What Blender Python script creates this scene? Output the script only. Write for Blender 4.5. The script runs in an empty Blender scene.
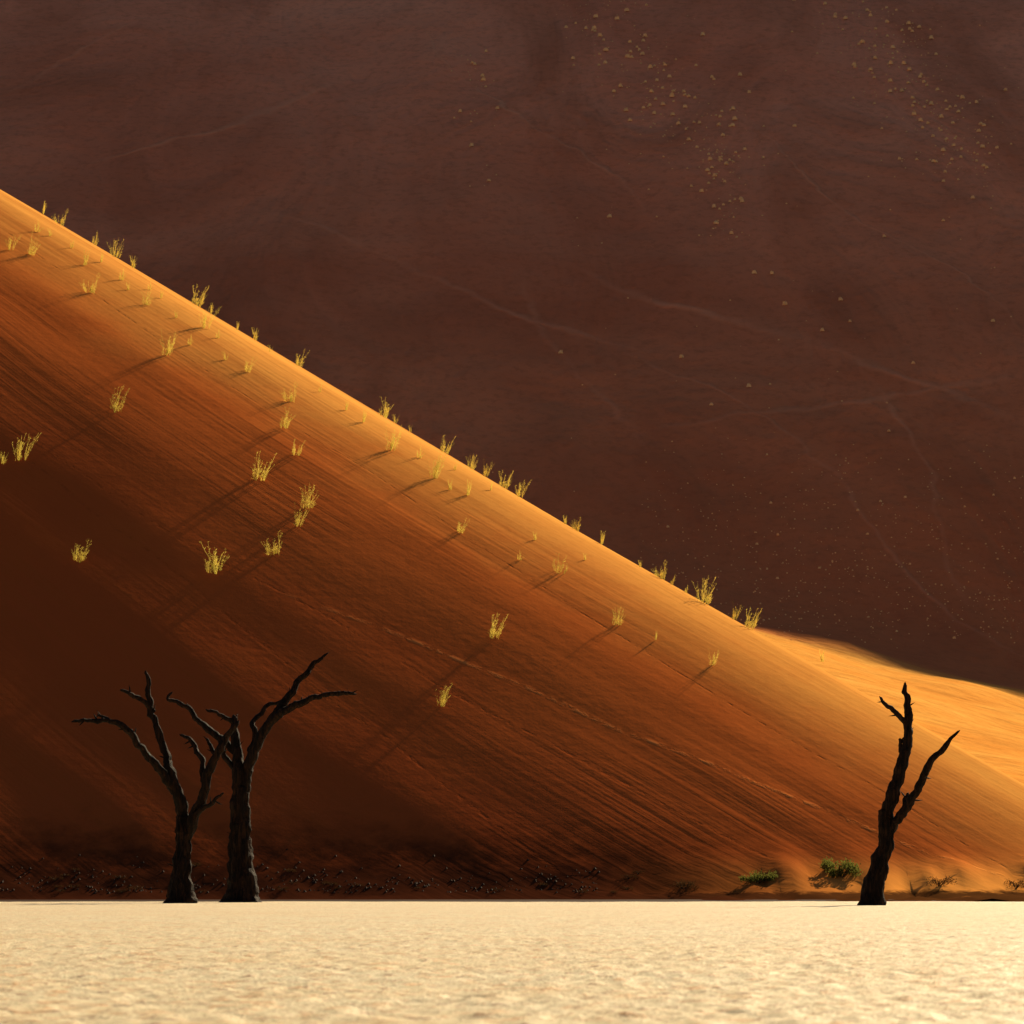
import bpy, math, random
from mathutils import Vector, noise, Matrix
from mathutils.bvhtree import BVHTree
R=math.radians; random.seed(7)
C=bpy.context.scene.collection
F=3300.0; CH=0.5; PT=math.atan(374/F)
cp,sp=math.cos(PT),math.sin(PT)
CAM=Vector((0,0,CH))
def ray(px,py):
    a=(px-512)/F; b=-(py-512)/F
    return Vector((a, cp-b*sp, sp+b*cp))
def at(px,py,Y):
    d=ray(px,py); return CAM+d*(Y/d.y)
SUN_EL=R(26.5); SUN_AZ=R(62)     # azimuth measured from +X towards +Y
# ------------------------------------------------------------ nodes
class NT:
    def __init__(s,name):
        s.m=bpy.data.materials.new(name); s.m.use_nodes=True
        s.t=s.m.node_tree; s.t.nodes.clear()
        s.out=s.n('ShaderNodeOutputMaterial')
    def n(s,ty,**k):
        o=s.t.nodes.new(ty)
        for a,b in k.items(): setattr(o,a,b)
        return o
    def l(s,a,b): s.t.links.new(a,b)
    def put(s,sock,v):
        if isinstance(v,bpy.types.NodeSocket): s.l(v,sock)
        else: sock.default_value=v
    def math(s,op,a,b=0.0,c=None):
        o=s.n('ShaderNodeMath',operation=op); s.put(o.inputs[0],a); s.put(o.inputs[1],b)
        if c is not None: s.put(o.inputs[2],c)
        return o.outputs[0]
    def noise(s,vec,scale,detail=3,rough=.5,dist=0):
        o=s.n('ShaderNodeTexNoise'); s.l(vec,o.inputs['Vector'])
        o.inputs['Scale'].default_value=scale; o.inputs['Detail'].default_value=detail
        o.inputs['Roughness'].default_value=rough; o.inputs['Distortion'].default_value=dist
        return o.outputs['Fac']
    def map(s,v,a,b,c,d,smooth=False):
        o=s.n('ShaderNodeMapRange'); s.put(o.inputs[0],v)
        if smooth: o.interpolation_type='SMOOTHSTEP'
        for i,x in enumerate((a,b,c,d)): s.put(o.inputs[i+1],x)
        return o.outputs[0]
    def mix(s,f,a,b):
        o=s.n('ShaderNodeMix',data_type='RGBA'); s.put(o.inputs[0],f)
        for i,x in ((6,a),(7,b)):
            if isinstance(x,tuple): x=(*x,1) if len(x)==3 else x
            s.put(o.inputs[i],x)
        return o.outputs[2]
    def comb(s,x,y,z=0.0):
        o=s.n('ShaderNodeCombineXYZ'); s.put(o.inputs[0],x); s.put(o.inputs[1],y); s.put(o.inputs[2],z); return o.outputs[0]
    def bump(s,h,dist,strength=1,prev=None):
        o=s.n('ShaderNodeBump'); s.put(o.inputs['Height'],h); o.inputs['Distance'].default_value=dist
        o.inputs['Strength'].default_value=strength
        if prev is not None: s.l(prev,o.inputs['Normal'])
        return o.outputs[0]
    def bsdf(s,col,rough=.9,spec=.2,normal=None):
        o=s.n('ShaderNodeBsdfPrincipled'); s.put(o.inputs['Base Color'],(*col,1) if isinstance(col,tuple) else col)
        s.put(o.inputs['Roughness'],rough); o.inputs['Specular IOR Level'].default_value=spec
        if normal is not None: s.l(normal,o.inputs['Normal'])
        s.l(o.outputs[0],s.out.inputs[0]); return o
    def matte(s,col,normal):
        o=s.n('ShaderNodeBsdfDiffuse'); s.put(o.inputs['Color'],col); o.inputs['Roughness'].default_value=.0
        s.l(normal,o.inputs['Normal']); s.l(o.outputs[0],s.out.inputs[0])
    def obj(s): return s.n('ShaderNodeTexCoord').outputs['Object']
    def sep(s,v):
        o=s.n('ShaderNodeSeparateXYZ'); s.l(v,o.inputs[0]); return o.outputs

def mat_dune():
    t=NT('dune_sand'); co=t.obj(); x,y,z=t.sep(co)
    A=t.math('MULTIPLY',t.math('ADD',x,y),.7071); L=t.math('MULTIPLY',t.math('SUBTRACT',x,y),.7071)
    wob=t.noise(t.comb(t.math('MULTIPLY',L,.013),t.math('MULTIPLY',A,.025)),1,1)
    A2=t.math('ADD',A,t.math('MULTIPLY',wob,8.0))
    s1=t.noise(t.comb(t.math('MULTIPLY',A2,.40),t.math('MULTIPLY',L,.015)),1,3,.55)
    s2=t.noise(t.comb(t.math('MULTIPLY',A2,2.0),t.math('MULTIPLY',L,.045)),1,2,.55)
    big=t.noise(co,.03,3,.5)
    patch=t.noise(co,.09,4,.6)
    grain=t.noise(co,1.6,4,.65)
    where=t.map(t.noise(co,.05,2,.5),.40,.64,.1,1,True)      # streaks come and go over the face
    def trail(a0,sl,w,sd,amp):
        nz_=t.noise(t.comb(t.math('MULTIPLY',L,.05),float(sd)*7.3),1,2,.45)
        c=t.math('ADD',t.math('MULTIPLY',t.math('ADD',L,110.0),sl),float(a0))
        c=t.math('ADD',c,t.math('MULTIPLY',t.math('SUBTRACT',nz_,.5),amp))
        return t.map(t.math('ABSOLUTE',t.math('SUBTRACT',A,c)),0.0,w,1.0,0.0,True)
    br=t.noise(t.comb(t.math('MULTIPLY',L,1.3),t.math('MULTIPLY',A,1.3)),1,4,.7)
    brk=t.math('MULTIPLY',t.map(br,.42,.60,.0,1.0,True),t.map(L,-142,-128,0,1,True))
    step=t.math('MULTIPLY',trail(128,.30,.30,1,3.6),brk)
    groove=t.math('MAXIMUM',trail(113,-.08,.18,2,3.4),trail(133,-.05,.15,5,3.0))
    groove=t.math('MAXIMUM',groove,trail(122,.08,.18,8,3.4))
    groove=t.math('MULTIPLY',groove,t.map(br,.36,.56,1,0,True))
    s1w=t.math('MULTIPLY',s1,where); s2w=t.math('MULTIPLY',s2,t.math('ADD',where,.25))
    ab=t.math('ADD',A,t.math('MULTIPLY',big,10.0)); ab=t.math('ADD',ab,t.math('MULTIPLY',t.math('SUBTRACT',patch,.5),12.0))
    base=t.mix(t.map(ab,116,144,0,1,True),(.44,.085,.021),(.82,.195,.038))  # shade of the lower face painted into the sand colour
    base=t.mix(t.map(ab,135,151,0,1,True),base,(1.0,.455,.095))  # sunlight along the crest painted in as brighter gold
    sc=t.map(where,.1,1,.10,.34)
    col=t.mix(t.math('MULTIPLY',t.map(s1,.42,.62,0,1,True),sc),base,(.34,.075,.018))
    col=t.mix(t.map(patch,.52,.72,0,.22),col,(.42,.095,.02))
    col=t.mix(t.map(s2,.48,.70,0,.24),col,(.38,.09,.018))
    col=t.mix(t.map(grain,.5,.8,0,.22),col,(.42,.10,.022))
    col=t.mix(t.math('MULTIPLY',groove,.35),col,(.22,.05,.015))
    col=t.mix(t.math('MULTIPLY',step,.3),col,(1.0,.42,.12))
    rub_shade=t.math('ADD',z,t.math('MULTIPLY',t.noise(co,.8,4,.7),-3.2))
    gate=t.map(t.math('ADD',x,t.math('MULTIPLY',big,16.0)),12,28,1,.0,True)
    foot=t.math('MULTIPLY',t.map(rub_shade,-.9,2.8,1,0,True),gate)  # dark rubble at the left toe, with shade painted in as well
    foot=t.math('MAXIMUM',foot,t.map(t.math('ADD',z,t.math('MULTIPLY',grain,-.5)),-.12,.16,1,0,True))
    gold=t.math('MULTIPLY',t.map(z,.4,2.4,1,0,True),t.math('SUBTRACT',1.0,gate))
    col=t.mix(t.math('MULTIPLY',gold,.85),col,(1.0,.42,.085))  # sunlit look of the right-hand mounds mixed into their colour
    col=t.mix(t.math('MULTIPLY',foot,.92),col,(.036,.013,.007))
    b=t.bump(s1w,.09,.8); b=t.bump(s2w,.048,.8,b); b=t.bump(patch,.18,.6,b); b=t.bump(step,.025,1,b); b=t.bump(t.math('MULTIPLY',groove,-1.0),.018,1,b); b=t.bump(grain,.03,.8,b)
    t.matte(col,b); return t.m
def mat_far():
    t=NT('distant_sand'); co=t.obj(); x,y,z=t.sep(co)
    n1=t.noise(co,.006,4,.55,.6); n2=t.noise(t.comb(t.math('MULTIPLY',x,.02),t.math('MULTIPLY',y,.006),t.math('MULTIPLY',z,.01)),1,4,.6,.8)
    g=t.noise(co,.35,4,.7); wv=t.noise(co,.007,1,.4); w2=t.noise(co,.08,2,.5)
    br=t.map(t.noise(co,.03,3,.6),.35,.65,.2,1)
    def pt(px,py):
        e=(886-py)/F; Y=438/(.655-e); return (px-512)/F*Y, e*Y
    line=None
    for (a,b_,w,q) in (((420,0),(640,190),.9,.9),((600,250),(1024,425),2.0,.9),((0,80),(140,5),1.4,.9),((90,150),(340,55),1.5,.9),((640,440),(1024,380),1.3,.8),((860,360),(1000,600),1.2,.6),((250,200),(660,330),1.5,.7),((740,120),(1024,330),.9,.8),((540,260),(640,460),1.6,.5),((640,330),(1024,640),1.0,.7)):
        (x1,z1),(x2,z2)=pt(*a),pt(*b_); dx,dz=x2-x1,z2-z1; L=math.hypot(dx,dz); nx,nz_=-dz/L,dx/L
        d=t.math('ADD',t.math('MULTIPLY',x,nx),t.math('MULTIPLY',z,nz_)); d=t.math('SUBTRACT',d,nx*x1+nz_*z1)
        d=t.math('ADD',d,t.math('MULTIPLY',t.math('SUBTRACT',wv,.5),38.0)); d=t.math('ADD',d,t.math('MULTIPLY',t.math('SUBTRACT',w2,.5),6.0))
        u=t.math('ADD',t.math('MULTIPLY',x,dx/L/L),t.math('MULTIPLY',z,dz/L/L)); u=t.math('SUBTRACT',u,(x1*dx+z1*dz)/L/L+.5)
        g_=t.math('MULTIPLY',t.map(t.math('ABSOLUTE',d),0.0,w,q,0.0,True),t.map(t.math('ABSOLUTE',u),.3,.6,1.0,0.0,True))
        line=g_ if line is None else t.math('MAXIMUM',line,g_)
    line=t.math('MULTIPLY',line,br)
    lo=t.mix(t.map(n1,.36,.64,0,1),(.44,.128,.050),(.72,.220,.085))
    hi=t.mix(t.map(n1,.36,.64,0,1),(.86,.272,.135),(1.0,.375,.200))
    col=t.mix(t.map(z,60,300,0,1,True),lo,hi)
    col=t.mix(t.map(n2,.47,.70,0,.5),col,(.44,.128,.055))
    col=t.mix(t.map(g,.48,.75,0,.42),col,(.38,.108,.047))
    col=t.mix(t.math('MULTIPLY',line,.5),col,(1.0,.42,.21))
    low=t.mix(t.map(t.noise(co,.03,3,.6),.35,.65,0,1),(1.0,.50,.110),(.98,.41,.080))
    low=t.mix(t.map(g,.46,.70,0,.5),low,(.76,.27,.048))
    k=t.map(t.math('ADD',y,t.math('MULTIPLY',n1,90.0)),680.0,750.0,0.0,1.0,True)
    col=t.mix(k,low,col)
    b=t.bump(t.math('MULTIPLY',n2,k),8,.9); b=t.bump(g,.35,.8,b); b=t.bump(w2,1.8,.7,b); b=t.bump(line,.7,.6,b)
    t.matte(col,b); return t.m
def mat_pan():
    t=NT('cracked_clay'); co=t.obj(); x,y,z=t.sep(co)
    st=t.comb(t.math('MULTIPLY',x,.5),y,z)
    n1=t.noise(co,.3,4,.6); n2=t.noise(st,18,5,.8); n3=t.noise(st,6,5,.82,.4); n4=t.noise(co,.06,3,.5)
    col=t.mix(t.map(n1,.35,.7,0,1),(1.0,.89,.60),(1.0,.83,.51))
    col=t.mix(t.map(n4,.4,.7,0,.4),col,(1.0,.77,.43))
    col=t.mix(t.map(n3,.52,.61,0,.75),col,(.88,.50,.19))
    col=t.mix(t.map(n2,.55,.63,0,.9),col,(.40,.16,.05))
    b=t.bump(n3,.048,1); b=t.bump(n2,.028,1,b)
    t.bsdf(col,.52,.36,b); return t.m
def mat_simple(name,c1,c2,scale,rough=.9,spec=.2,bd=.02,detail=4):
    t=NT(name); co=t.obj(); n=t.noise(co,scale,detail,.65)
    t.bsdf(t.mix(t.map(n,.35,.7,0,1),c1,c2),rough,spec,t.bump(n,bd,1)); return t.m
def mat_bark():
    t=NT('charred_bark'); co=t.obj(); x,y,z=t.sep(co)
    n=t.noise(t.comb(t.math('MULTIPLY',x,14),t.math('MULTIPLY',y,14),t.math('MULTIPLY',z,1.5)),1,5,.7,.5)
    col=t.mix(t.map(n,.45,.72,0,1),(.003,.0015,.001),(.040,.016,.007))
    t.bsdf(col,.8,.12,t.bump(n,.09,1)); return t.m
def mat_leaf(name,c1,c2,tr=.5):
    t=NT(name); co=t.obj(); n=t.noise(co,7,2)
    col=t.mix(t.map(n,.35,.65,0,1),c1,c2)
    d=t.n('ShaderNodeBsdfDiffuse'); e=t.n('ShaderNodeBsdfTranslucent'); m=t.n('ShaderNodeMixShader')
    t.l(col,d.inputs[0]); t.l(col,e.inputs[0]); m.inputs[0].default_value=tr
    t.l(d.outputs[0],m.inputs[1]); t.l(e.outputs[0],m.inputs[2]); t.l(m.outputs[0],t.out.inputs[0]); return t.m
M=dict(dune=mat_dune(),far=mat_far(),pan=mat_pan(),
  mud=mat_simple('dark_mud',(.05,.020,.010),(.02,.010,.006),.8,.8,.05,.05),
  bark=mat_bark(), grass=mat_leaf('dune_grass',(.70,.53,.10),(.46,.40,.07),.7),
  dry=mat_simple('golden_tussock',(1,.64,.28),(.95,.52,.20),1.5), 
  green=mat_leaf('shrub_leaves',(.08,.095,.02),(.19,.19,.04),.5),
  scrub=mat_leaf('dry_scrub',(.06,.028,.012),(.10,.05,.018),.3),
  twig=mat_simple('twigs',(.05,.03,.015),(.03,.02,.01),6),
  clod=mat_simple('earth_clods',(.06,.022,.010),(.035,.014,.008),2))
# ------------------------------------------------------------ mesh helpers
def mesh(name,v,f,mat,smooth=True):
    me=bpy.data.meshes.new(name); me.from_pydata(v,[],f); me.materials.append(mat)
    if smooth: me.polygons.foreach_set('use_smooth',[True]*len(me.polygons))
    me.update(); return me
def link(name,me,parent=None,loc=(0,0,0)):
    o=bpy.data.objects.new(name,me); C.objects.link(o); o.location=loc
    if parent: o.parent=parent
    return o
def tag(o,label=None,cat=None,group=None,kind=None):
    for k,v in (('label',label),('category',cat),('group',group),('kind',kind)):
        if v: o[k]=v
    return o
def grid_faces(nu,nv):
    return [(i*nv+j,(i+1)*nv+j,(i+1)*nv+j+1,i*nv+j+1) for i in range(nu-1) for j in range(nv-1)]
def nz(x,y,z=0): return noise.noise(Vector((x,y,z)))
# ------------------------------------------------------------ foreground dune
def smin(a,b,k):
    h=max(k-abs(a-b),0)/k; return min(a,b)-h*h*k*.25
def dune_z(x,y):
    S=.5-.587*x+.1218*y                   # flank turned to the right
    B=-98.2-.05*x+.660*y                  # steep face turned to the pan
    q=S-B; Q0=13.0                        # crest rolls over quickly, then eases into the steep face
    if q<-Q0: z=S
    else:
        d=q+Q0; z=B-Q0+.74*5.8*(1-math.exp(-d/5.8))+.26*24*(1-math.exp(-d/24))
        z+=min(1,max(0,d-6)/14)*(.6*nz(x*.035+3,y*.03,7)+.14*nz(x*.11,y*.07,11))
    z=smin(z,S-.25*(.64*x+.77*y-182),3)   # lee side behind the crest
    z=smin(z,150,30)
    A=(x+y)*.707; L=(x-y)*.707
    z+=.42*nz(A*.045,L*.010,3)+.09*nz(A*.3,L*.02,9)+.3
    z-=.45*math.exp(-((L+150)/40)**2)
    k=.8
    if z<15: z=k*math.log(1+math.exp(max(-60,z/k)))
    m=math.exp(-((z-.9)/1.2)**2); rt=max(0,min(1,(x-5)/8))
    z+=m*((.4+.6*rt)*abs(nz(x*.16,y*.10,1))+rt*1.0*abs(nz(x*.42+9,y*.12,2))+.2*nz(x*.9,y*.9,5)) -.44
    return z
xs=[-480+i*8 for i in range(36)]+[-192+i*4 for i in range(24)]; x=-96.0
while x<92: xs.append(x); x+=.6
xs+=[92+i*4 for i in range(40)]
ys=[]; y=112.0
while y<300: ys.append(y); y+=.7 if y<200 else 1.1
ys+=[300+i*4 for i in range(70)]
v=[(x,y,dune_z(x,y)) for x in xs for y in ys]
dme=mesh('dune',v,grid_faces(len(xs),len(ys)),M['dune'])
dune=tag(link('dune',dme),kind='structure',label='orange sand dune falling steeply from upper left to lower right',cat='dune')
bvh=BVHTree.FromPolygons([Vector(p) for p in v],[tuple(p.vertices) for p in dme.polygons])
SD=Vector((math.cos(SUN_AZ)*math.cos(SUN_EL),math.sin(SUN_AZ)*math.cos(SUN_EL),math.sin(SUN_EL)))
# ------------------------------------------------------------ distant dune and valley
def smax(a,b,k): 
    h=max(k-abs(a-b),0)/k; return max(a,b)+h*h*k*.25
def far_z(x,y):
    zg=6+.140*(y-380)-15*math.tanh((x-75)/60)
    zg=max(-.6,zg) if y<420 else zg
    zg*=max(0,min(1,(y-350)/50)); zg-=.4
    zs=60+.655*(y-761+14*nz(x*.006,3.1))
    zs+=5.5*nz(x*.007+y*.002,y*.005,2)+2.0*nz(x*.02,y*.014,6)+.7*nz(x*.07,y*.05,8)
    cr=345+.12*max(0,x-330)+3*nz(x*.01,8.8)+2.6*nz(x*.045,2.8)
    zc=cr-.45*abs(y-1190)*(1 if y>1190 else -2)
    zs=min(zs,zc) 
    z=smax(zg,zs,14)
    return z+1.6*nz(x*.05,y*.025,4)+.4*nz(x*.2,y*.12,5)
xs=[-520+i*5 for i in range(0,290)]; ys=[330+i*4 for i in range(0,320)]
v=[(x,y,far_z(x,y)) for x in xs for y in ys]
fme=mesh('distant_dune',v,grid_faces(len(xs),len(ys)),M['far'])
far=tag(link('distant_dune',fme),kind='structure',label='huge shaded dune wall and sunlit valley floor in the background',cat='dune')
fbvh=BVHTree.FromPolygons([Vector(p) for p in v],[tuple(p.vertices) for p in fme.polygons])
# ------------------------------------------------------------ ground sheets
me=mesh('ground',[(-3000,-600,-.12),(3000,-600,-.12),(3000,3000,-.12),(-3000,3000,-.12)],[(0,1,2,3)],M['mud'])
tag(link('ground',me),kind='structure',label='dark damp earth between clay pan and dune foot',cat='ground')
rows=[]; y=5.0
while y<110: rows.append(y); y*=1.0045
rows+= [110+i for i in range(14)]
v=[]; nx=460
pits=[(-.41,14.7,.13),(-.2,15.3,.08),(.9,13.4,.10),(-1.5,17.5,.16),(1.9,21,.2),(-.1,26,.2),(2.9,19,.14),(-2.6,22,.2)]
for y in rows:
    w=y*.21+4
    da=min(1,30/y)
    for i in range(nx):
        x=(i/(nx-1)*2-1)*w
        a=min(1,18/y+.25)
        z=(.009*nz(x*1.1,y*.9,0)+.012*nz(x*3,y*4.2,3)+.022*nz(x*8,y*9,5)*a)*da
        if 12<y<28:
            for px,py,r in pits:
                e=((x-px)/r)**2+((y-py)/(r*1.3))**2
                if e<6: z-=.06*math.exp(-e)
        if y>=104:
            e=max(0,(y-107-6*nz(x*.12,2.2)-3*nz(x*.6,4.2))/5); z-=.15*min(1,e)
        v.append((x,y,z))
me=mesh('clay_pan',v,[f[::-1] for f in grid_faces(len(rows),nx)],M['pan'])
me.flip_normals()
tag(link('clay_pan',me),kind='structure',label='pale cream cracked clay pan in the foreground',cat='clay pan')
me=mesh('outer_clay_pan',[(-900,-500,-.09),(900,-500,-.09),(900,100,-.09),(-900,100,-.09)],[(0,1,2,3)],M['pan'])
tag(link('outer_clay_pan',me),kind='structure',label='flat pale clay pan stretching beyond the foreground',cat='clay pan')
# ------------------------------------------------------------ trees
def tube(pts,sides=14,seg=7,flare=0,seed=0,spurs=0):
    """pts: list of (Vector, radius)"""
    P=[p for p,_ in pts]; Q=[r for _,r in pts]
    P=[P[0]*2-P[1]]+P+[P[-1]*2-P[-2]]; Q=[Q[0]]+Q+[Q[-1]]
    cs=[]
    for i in range(1,len(P)-2):
        for k in range(seg):
            t=k/seg; p0,p1,p2,p3=P[i-1:i+3]
            p=.5*((2*p1)+(p2-p0)*t+(2*p0-5*p1+4*p2-p3)*t*t+(3*p1-p0-3*p2+p3)*t**3)
            cs.append((p,Q[i]*(1-t)+Q[i+1]*t))
    cs.append((P[-2],Q[-2]*.7))
    v=[];n=len(cs); L=0
    ref=Vector((0,1,0))
    for i,(p,r) in enumerate(cs):
        a=cs[max(0,i-1)][0]; b=cs[min(n-1,i+1)][0]; d=(b-a).normalized()
        if i: L+=(p-cs[i-1][0]).length
        s=d.cross(ref).normalized(); u=s.cross(d)
        k0=min(.08,r*1.0)*(0 if i==0 else 1)
        off=Vector((nz(L*2.6,seed,1),nz(L*2.6,seed,5),nz(L*2.6,seed,9)))*k0+Vector((nz(L*7,seed,11),0,nz(L*7,seed,15)))*min(r,.05)*.8*(0 if i==0 else 1)
        rr=r*.86*(1+.10*nz(L*2.0,seed+4,2)+.16*nz(L*8,seed+14,2)*(1 if r<.15 else .3))
        fl=flare*math.exp(-L/.35)
        for k in range(sides):
            an=2*math.pi*k/sides; tw=an+L*.35
            q=rr*(1+.30*nz(math.cos(tw)*2.4+seed,math.sin(tw)*2.4,L*.5)+.16*nz(math.cos(an)*5+seed,math.sin(an)*5,L*5)+fl*(.3+1.3*abs(nz(math.cos(an)*2.1+seed,math.sin(an)*2.1,7))))
            if i==n-1: q*=.35+.5*abs(nz(k*1.7,seed,3))
            v.append(p+off+(s*math.cos(an)+u*math.sin(an))*q+ (d*r*2.0*abs(nz(k*.9,seed,1)) if i==n-1 else Vector()))
    f=[(i*sides+k,i*sides+(k+1)%sides,(i+1)*sides+(k+1)%sides,(i+1)*sides+k) for i in range(n-1) for k in range(sides)]
    f.append(tuple(range(sides))[::-1]); f.append(tuple((n-1)*sides+k for k in range(sides)))
    rn=random.Random(int(seed*10))
    for q in range(spurs):
        i=rn.randrange(n//3,n-1); p,r=cs[i]; d=(cs[i+1][0]-p).normalized(); a=rn.uniform(0,6.28)
        o=(d.cross(ref).normalized()*math.cos(a)+ref*math.sin(a)*.6+d*rn.uniform(.1,.9)).normalized(); l=rn.uniform(.08,.2)+r; w=min(r*.5,.03)
        k=len(v); e1=d.cross(o).normalized(); e2=e1.cross(o)
        for j in range(4): aa=j*1.571; v.append(p+(e1*math.cos(aa)+e2*math.sin(aa))*w)
        for j in range(4): aa=j*1.571+.4; v.append(p+o*l*.6+(e1*math.cos(aa)+e2*math.sin(aa))*w*.7+d*.02)
        v.append(p+o*l+d*.04)
        for j in range(4): f+=[(k+j,k+(j+1)%4,k+4+(j+1)%4,k+4+j),(k+4+j,k+4+(j+1)%4,k+8)]
    return v,f
def tree(label,bx,by,trunk,limbs,flare=.25):
    D=F*CH/(by-886.0); base=at(bx,by,D); base.z=0
    root=bpy.data.objects.new('dead_tree',None); C.objects.link(root); root.location=base
    tag(root,label,'dead tree')
    s=D/F
    def conv(pts): return [(at(p[0],p[1],D+(p[3] if len(p)>3 else 0))-base,p[2]*s*.5) for p in pts]
    sd=bx*.37
    tp=conv(trunk); tp[0][0].z=-.15
    v,f=tube(tp,30,9,flare,sd,3); link('trunk',mesh('trunk',v,f,M['bark']),root)
    for i,(pts,subs) in enumerate(limbs):
        v,f=tube(conv(pts),14,8,0,sd+i*5.1+3,4); lo=link('limb',mesh('limb',v,f,M['bark']),root)
        for j,b in enumerate(subs):
            v,f=tube(conv(b),9,7,0,sd+i*3+j*7.7+1,2); link('branch',mesh('branch',v,f,M['bark']),lo)
    return root
tree('twisted black dead tree leftmost of the three, long limb bent out to the left',180,903,
 [(180,906,35),(181,885,26),(182,860,20),(184,835,17),(185,815,15)],
 [([(184,822,14),(181,800,13),(172,778,12),(166,758,10,.2),(160,735,9,.3),(152,710,7.5,.4),(148,690,6,.4),(146,671,3.5,.4)],
    [[(154,712,6,.4),(143,701,5.5,.2),(132,694,5,.1),(121,690,3,0)]]),
  ([(179,796,11),(165,776,9.5,-.2),(152,760,8.5,-.4),(140,744,8,-.6),(128,730,7.5,-.8),(112,722,6.5,-.9),(92,720,5,-1.1),(72,722,2.8,-1.2)],
    [[(112,722,5,-.9),(103,717,3.5,-.9),(97,715,2.2,-.8)]]),
  ([(186,838,13),(194,816,12,-.3),(203,795,11,-.5),(208,775,10,-.6),(217,755,9.5,-.7),(226,738,8,-.7),(238,722,4.5,-.8)],
    [[(206,783,8,-.5),(203,765,7,-.3),(197,750,6.5,-.1),(190,741,5,0),(180,735,3,.1)],
     [(197,814,7,-.4),(208,806,6,-.7),(216,800,4.5,-.9),(223,793,2.4,-1)],
     [(214,762,6,-.6),(212,748,4.5,-.4),(206,738,3,-.3)]])],.4)
tree('thick-based black dead tree with two limbs reaching up right, beside the leftmost tree',243,902,
 [(243,905,43),(243,885,32),(241,860,26),(240,830,23),(240,805,20),(241,785,17)],
 [([(239,795,15),(238,770,14),(237,750,12,.2),(236,735,10,.3),(233,716,5,.3)],
    [[(236,752,9,.3),(225,742,8.5,.4),(212,733,8,.6),(200,722,7,.7),(190,710,6,.8),(180,703,5,.9),(168,699,3.5,.9),(172,692,2.2,.9)],
     [(236,728,6,.3),(226,718,5,.2),(216,713,4.2,.1),(206,709,2.5,0)],
     [(237,768,8,.1),(228,760,6.5,.2),(222,748,5,.3),(219,738,3,.4)]]),
  ([(242,795,15),(247,773,14),(254,752,12.5,-.2),(263,733,11.5,-.3),(275,716,10,-.4),(287,698,8.5,-.3),(300,680,7,-.2),(312,666,5.5,-.1),(328,653,2.8,0)],
    [[(268,724,10,-.4),(282,713,9,-.6),(298,703,8,-.8),(318,697,6.5,-1),(338,693,5.5,-1.1),(356,694,3,-1.2)],
     [(250,752,8,0),(256,735,7,.2),(254,722,6,.3),(262,711,5.5,.4),(273,703,4.5,.5),(284,699,2.8,.5)]]) ],.35)
tree('lone slender black dead tree with a forked right limb, near the right edge',871,905,
 [(871,908,31),(873,890,25),(878,870,22),(884,848,19),(887,828,17),(888,810,15)],
 [([(888,818,15),(892,795,14.5),(899,775,14,.1),(904,757,12.5,.1),(907,738,11.5,.1),(909,720,10.5,.1),(907,702,7.5,.1),(905,683,4.5,.1)],
    [[(906,724,7,.1),(899,716,6,-.1),(890,707,5,-.2),(880,697,3,-.3)],
     [(905,758,6,.1),(901,746,5,.2),(900,738,3,.2)]]),
  ([(889,832,12),(898,820,10.5,-.2),(907,808,10,-.3),(915,792,9.5,-.4),(924,777,9,-.5),(934,760,7.5,-.6),(945,745,6,-.7),(959,731,3,-.8)],
    [[(902,812,6,-.2),(905,800,5,-.1),(908,793,3,0)]])],.12)
# ------------------------------------------------------------ grass tufts
def tuft_mesh(seed,n=32,w=.0036,ns=9):
    rnd=random.Random(seed); v=[];f=[]
    stems=[(rnd.gauss(0,.13),rnd.gauss(0,.2),rnd.uniform(.3,1)) for _ in range(ns)]
    lean=rnd.uniform(-.05,.3)
    for i in range(n):
        sx,sy,sh=stems[rnd.randrange(ns)]; az=rnd.uniform(0,6.283); le=abs(rnd.gauss(.04,.12))+.02; h=rnd.uniform(.3,1)*sh
        lx=math.cos(az)*le+sx*.8+lean; ly=math.sin(az)*le+sy*1.1
        wa=rnd.uniform(-.6,.6); wx,wy=math.cos(wa)*w,math.sin(wa)*w
        b=len(v); K=4; kx=rnd.uniform(-.05,.05)
        for k in range(K+1):
            t=k/K; c=t**1.3
            x=sx*.55+lx*c*h+kx*math.sin(t*5); y=sy*.35+ly*c*h; z=h*t-.04
            q=(1-.5*t)
            v+=[(x-wx*q,y-wy*q,z),(x+wx*q,y+wy*q,z)]
        for k in range(K): f.append((b+2*k,b+2*k+1,b+2*k+3,b+2*k+2))
        for q in range(8):
            t=rnd.uniform(.25,1); x=sx*.55+lx*t**1.3*h+kx*math.sin(t*5); y=sy*.35+ly*t**1.3*h; z=h*t-.04; a=rnd.choice((0,3.14))+rnd.uniform(-.7,.7); l=rnd.uniform(.02,.07)
            b=len(v); v+=[(x,y,z),(x+math.cos(a)*l*.5-.004,y+math.sin(a)*l*.4,z+l*.5),(x+math.cos(a)*l*.9,y+math.sin(a)*l*.6,z+l*1.0),(x+math.cos(a)*l*.5+.005,y+math.sin(a)*l*.4,z+l*.4)]
            f.append((b,b+1,b+2,b+3))
    return mesh('grass_tuft',v,f,M['grass'],False)
TM=[tuft_mesh(s) for s in range(9)]+[tuft_mesh(20+s,20,.007,5) for s in range(3)]
crest=[(42,214,12),(60,220,18),(95,242,13),(114,250,20),(133,260,14),(197,300,24),(210,309,10),(255,330,14),(298,357,20),(385,408,22),(395,415,10),(444,446,20),(471,458,16),(484,466,16),(504,480,20),(519,488,18),(565,518,10),(577,523,18),(600,540,12),(661,570,20),(672,577,10),(703,593,28),(733,612,16),(750,622,24)]
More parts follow.
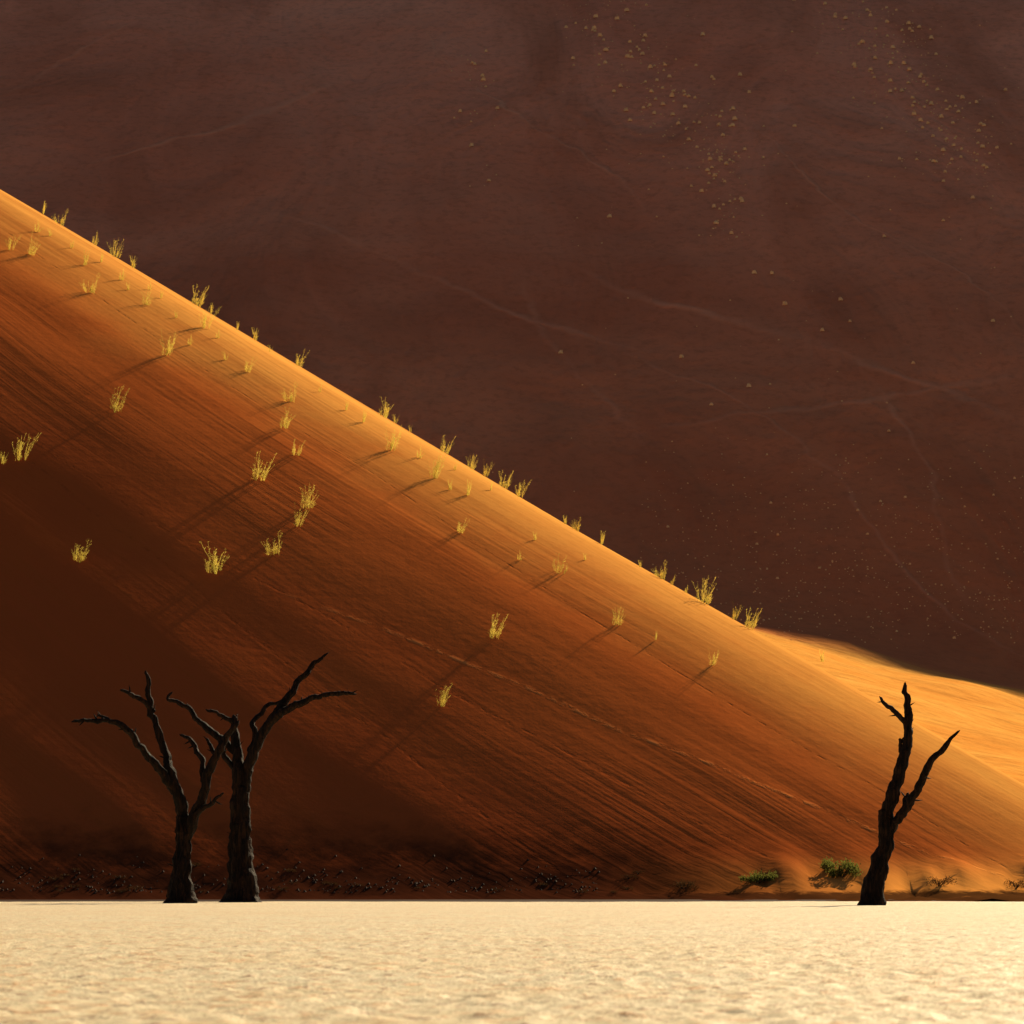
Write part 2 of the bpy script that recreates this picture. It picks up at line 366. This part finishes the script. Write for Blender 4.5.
lit=[(10,250,16),(30,255,22),(38,232,12),(83,265,14),(90,293,22),(122,280,12),(146,305,16),(166,355,24),(190,345,10),(205,328,22),(225,360,10),(247,372,18),(285,428,22),(290,402,22),(295,455,18),(362,422,12),(390,450,26),(420,458,12),(434,478,28),(450,490,12),(460,533,18),(466,495,14),(535,540,10),(559,573,22),(617,625,20),(712,665,16)]
face=[(116,412,30,'bright bushy grass tuft in shade high on the left of the dune face'),
 (20,460,28,'grass tuft close to the left edge, above the shaded slope'),
 (3,464,14,'small grass sprig cut by the left edge of the view'),
 (80,562,28,'grass tuft low on the shaded slope, nearest the left trees on that side'),
 (216,573,34,'tall upright grass tuft on the shaded slope above the left pair of trees'),
 (274,555,26,'forked wispy grass tuft just right of the tall upright one on the shaded slope'),
 (258,480,32,'wide tall grass tuft where light fades to shade, above the forked wispy one'),
 (307,508,26,'upper of two close grass tufts in the middle of the dune face'),
 (296,526,22,'lower of two close grass tufts in the middle of the dune face'),
 (494,638,28,'leaning lone grass tuft in the centre of the dune, lowest but one'),
 (441,706,24,'lone lowest grass tuft on the dark lower dune face')]
faint=[(50,236,9),(72,248,9),(100,262,9),(128,290,9),(150,290,9),(160,298,8),(176,318,9),(218,338,9),(236,330,8),(270,352,8),(320,392,8),(345,410,9),(410,430,8),(455,470,9),(490,490,8),(640,566,8),(686,588,8),(655,640,8),(585,560,8),(520,560,9)]
ORD='first second third fourth fifth sixth seventh eighth ninth tenth eleventh twelfth thirteenth fourteenth fifteenth sixteenth seventeenth eighteenth nineteenth twentieth twenty-first twenty-second twenty-third twenty-fourth twenty-fifth twenty-sixth'.split()
def hit(px,py,tree_=bvh,tries=25):
    for k in range(tries):
        d=ray(px,py+k).normalized(); h=tree_.ray_cast(CAM,d)
        if h[0] is not None: return h[0]
    return None
cnt=0
def put_tuft(px,py,h,label,group):
    global cnt
    p=hit(px,py)
    if p is None: return
    o=link('grass_tuft',TM[cnt%9 if h>15 else 9+cnt%3],None,p); cnt+=1
    s=h*p.y/F*1.25; o.scale=(s*1.1,s*1.1,s); o.rotation_euler=(0,0,random.uniform(-.6,.6)); tag(o,label,'grass',group)
for i,(x,y,h) in enumerate(crest): put_tuft(x,y,h,'golden grass tuft on the dune crest line, %s from the left'%ORD[i],'grass tufts on the dune crest')
for i,(x,y,h) in enumerate(lit): put_tuft(x,y,h,'golden grass tuft on the sunlit slope below the crest, %s from the left'%ORD[i],'grass tufts on the sunlit slope')
for x,y,h,l in face: put_tuft(x,y,h,l,'grass tufts on the dune face')
for x,y,h in faint: put_tuft(x,y,h,'tiny faint grass sprig between the larger tufts near the crest','faint grass sprigs near the crest')
p=hit(822,662,fbvh)
if p:
    o=link('grass_tuft',TM[10],None,p); s=18*p.y/F; o.scale=(s,s,s); tag(o,'pale grass tuft on the sunlit valley floor at the shadow edge behind the dune','grass')
# ------------------------------------------------------------ shrubs at the dune foot
def shrub_mesh(seed,n,leaf,flat=.6):
    rnd=random.Random(seed); v=[];f=[]
    lumps=[(rnd.uniform(-.8,.8),rnd.uniform(-.6,.6),rnd.uniform(.05,.55),rnd.uniform(.15,.38)) for _ in range(13)]
    for i in range(n):
        a,b,c,r=lumps[rnd.randrange(13)]
        d=Vector((rnd.gauss(0,1),rnd.gauss(0,1),rnd.gauss(0,1))).normalized()*r*rnd.uniform(.3,1.25)
        p=Vector((a,b,c*flat))+Vector((d.x,d.y,d.z*flat)); p.z=max(p.z,.01)
        u=Vector((rnd.gauss(0,1),rnd.gauss(0,1),rnd.gauss(0,1)+.8)).normalized()*leaf*rnd.uniform(.6,1.7); w=u.cross(Vector((rnd.random(),rnd.random(),rnd.random()))).normalized()*leaf*.3
        k=len(v); v+=[p,p+u*.5+w,p+u,p+u*.5-w]; f.append((k,k+1,k+2,k+3))
    return v,f
def stem_mesh(seed):
    rnd=random.Random(seed); V=[];Fc=[]
    for i in range(7):
        a=rnd.uniform(0,6.28); l=rnd.uniform(.3,.7)
        v,f=tube([(Vector((0,0,-.05)),.03),(Vector((math.cos(a)*l*.5,math.sin(a)*l*.5,.16)),.022),(Vector((math.cos(a)*l,math.sin(a)*l,.38)),.01)],6,3,0,i)
        k=len(V); V+=v; Fc+=[tuple(q+k for q in ff) for ff in f]
    return mesh('stem',V,Fc,M['twig'])
SH=[mesh('foliage',*shrub_mesh(s,2000,.08,.7),M['green'],False) for s in (1,2)]
DK=[mesh('foliage',*shrub_mesh(s,420,.08,.6),M['scrub'],False) for s in (3,4,5)]
ST=stem_mesh(3)
def shrub(name,px,py,wpx,m,label,cat,group=None,rz=None,sz=1):
    p=hit(px,py)
    if p is None or p.y<115: return
    e=bpy.data.objects.new(name,None); C.objects.link(e); e.location=p
    s=wpx*.5*p.y/F; e.scale=(s,s,s*sz); e.rotation_euler=(0,0,random.uniform(0,6.28) if rz is None else rz)
    tag(e,label,cat,group); link('foliage',m,e); link('stem',ST,e)
shrub('green_shrub',842,877,44,SH[0],'larger green shrub at the dune foot just left of the lone right tree','shrub',None,.2,1.45)
shrub('green_shrub',758,883,40,SH[1],'low green shrub at the dune foot, left of the larger green one','shrub',None,0,1.0)
shrub('dry_shrub',684,889,30,DK[0],'dark dry shrub at the dune foot where sunlight begins','shrub',None,None,1.3)
shrub('dry_shrub',940,886,30,DK[1],'small dry shrub at the dune foot right of the lone tree','shrub',None,None,1.3)
shrub('dry_shrub',1016,888,28,DK[2],'small dry shrub at the dune foot by the right edge','shrub',None,None,1.3)
rnd=random.Random(11)
for i in range(28):
    px=rnd.uniform(0,640); py=893-abs(rnd.gauss(0,10))
    shrub('dark_scrub',px,py,rnd.uniform(9,20),DK[i%3],'low dark scrub clump in the shadow along the dune foot','scrub','dark scrub clumps along the shaded dune foot')
V=[];Fc=[]
for i in range(500):
    px=rnd.uniform(-60,600); py=893-abs(rnd.gauss(0,13))
    p=hit(px,py,bvh,1)
    if p is None: continue
    r=rnd.uniform(.03,.10); k=len(V)
    for a in range(5): V.append(p+Vector((math.cos(a*1.257)*r*rnd.uniform(.7,1.3),math.sin(a*1.257)*r*rnd.uniform(.7,1.3),-.02)))
    V.append(p+Vector((0,0,r*rnd.uniform(.5,1)))); Fc+=[(k+a,k+(a+1)%5,k+5) for a in range(5)]
tag(link('earth_clods',mesh('earth_clods',V,Fc,M['clod'],False)),'dark clods of earth strewn along the foot of the dune','clods',None,'stuff')
# ------------------------------------------------------------ tussocks on the distant dune
def tus(seed):
    rnd=random.Random(seed); v=[];f=[]
    n=9
    for j,(rr,zz) in enumerate(((.6,-.1),(.62,.28),(.38,.62),(.1,.75))):
        for i in range(n):
            a=i*6.283/n; q=rr*rnd.uniform(.65,1.25); v.append((math.cos(a)*q,math.sin(a)*q,zz*rnd.uniform(.75,1.3)))
    f=[(j*n+i,j*n+(i+1)%n,(j+1)*n+(i+1)%n,(j+1)*n+i) for j in range(3) for i in range(n)]+[tuple(3*n+i for i in range(n))]
    for i in range(10):
        a=rnd.uniform(0,6.28); l=rnd.uniform(.4,.8); w=.08
        c,s=math.cos(a),math.sin(a); k=len(v)
        v+=[(-s*w,c*w,.1),(s*w,-c*w,.1),(c*l,s*l,rnd.uniform(.6,1.1))]
        f.append((k,k+1,k+2))
    return v,f
TU=[tus(s) for s in range(3)]; TUM=[mesh('tussock',*t,M['dry'],False) for t in TU]
def spot():
    q=rnd.random()
    if q<.24: t=rnd.random(); return 590+120*t+rnd.gauss(0,26), 5+155*t+rnd.gauss(0,16)
    if q<.34: return rnd.gauss(722,14), rnd.uniform(110,240)
    if q<.37: return rnd.gauss(480,14), rnd.uniform(50,190)
    if q<.76: t=rnd.random(); return 850+130*t+rnd.gauss(0,30), 5+165*t+rnd.gauss(0,20)
    if q<.86: return rnd.uniform(560,1020), rnd.uniform(5,420)
    if q<.94: return 820+rnd.gauss(0,120), 490+rnd.gauss(0,40)
    return rnd.uniform(700,1024), rnd.uniform(540,640)
k=0
for i in range(600):
    if k>=300: break
    x,y=spot(); p=hit(x,y,fbvh,1)
    if p is None or x>1024 or y<0: continue
    if bvh.ray_cast(CAM,ray(x,y).normalized())[0] is not None: continue
    o=link('tussock',TUM[i%3],None,p); s=rnd.uniform(.5,1.3)*p.y/1000*(1 if y<430 else .65); o.scale=(s,s,s); o.rotation_euler=(0,0,rnd.uniform(0,6)); k+=1
    tag(o,'tiny pale tussock dotting the shaded distant dune','tussock','pale tussocks on the distant dune')
V=[];Fc=[]
for i in range(1500):
    if i%2: x,y=rnd.uniform(640,1030),rnd.triangular(430,650,620)
    else: x,y=spot()
    p=hit(x,y,fbvh,1)
    if p is None: continue
    tv,tf=TU[i%3]; s=rnd.uniform(.12,.45)*(1 if y<430 else .75); k=len(V)
    V+=[p+Vector(q)*s for q in tv]; Fc+=[tuple(q+k for q in f) for f in tf]
tag(link('tussock_scatter',mesh('tussock_scatter',V,Fc,M['dry'],False)),'finest pale specks of scrub scattered over the distant slope','scrub',None,'stuff')
# ------------------------------------------------------------ light, world, camera
w=bpy.data.worlds.new('World'); bpy.context.scene.world=w; w.use_nodes=True
nt=w.node_tree; bg=nt.nodes['Background']; sk=nt.nodes.new('ShaderNodeTexSky'); sk.sky_type='NISHITA'; sk.sun_disc=False
sk.sun_elevation=SUN_EL; sk.sun_rotation=R(90)-SUN_AZ
nt.links.new(sk.outputs[0],bg.inputs[0]); bg.inputs[1].default_value=.05
L=bpy.data.lights.new('sun','SUN'); L.energy=7; L.angle=R(.9); L.color=(1,.79,.50)
lo=bpy.data.objects.new('sun',L); C.objects.link(lo); lo.rotation_euler=SD.to_track_quat('Z','Y').to_euler(); lo.location=(50,50,80)
cd=bpy.data.cameras.new('camera'); co=bpy.data.objects.new('camera',cd); C.objects.link(co)
co.location=CAM; co.rotation_euler=(R(90)+PT,0,0); cd.sensor_width=36; cd.lens=F*36/1024; cd.clip_end=10000
cd.dof.use_dof=True; cd.dof.focus_distance=98; cd.dof.aperture_fstop=7
bpy.context.scene.camera=co
vs=bpy.context.scene.view_settings; vs.view_transform='Standard'; vs.look='None'; vs.exposure=0; vs.gamma=1
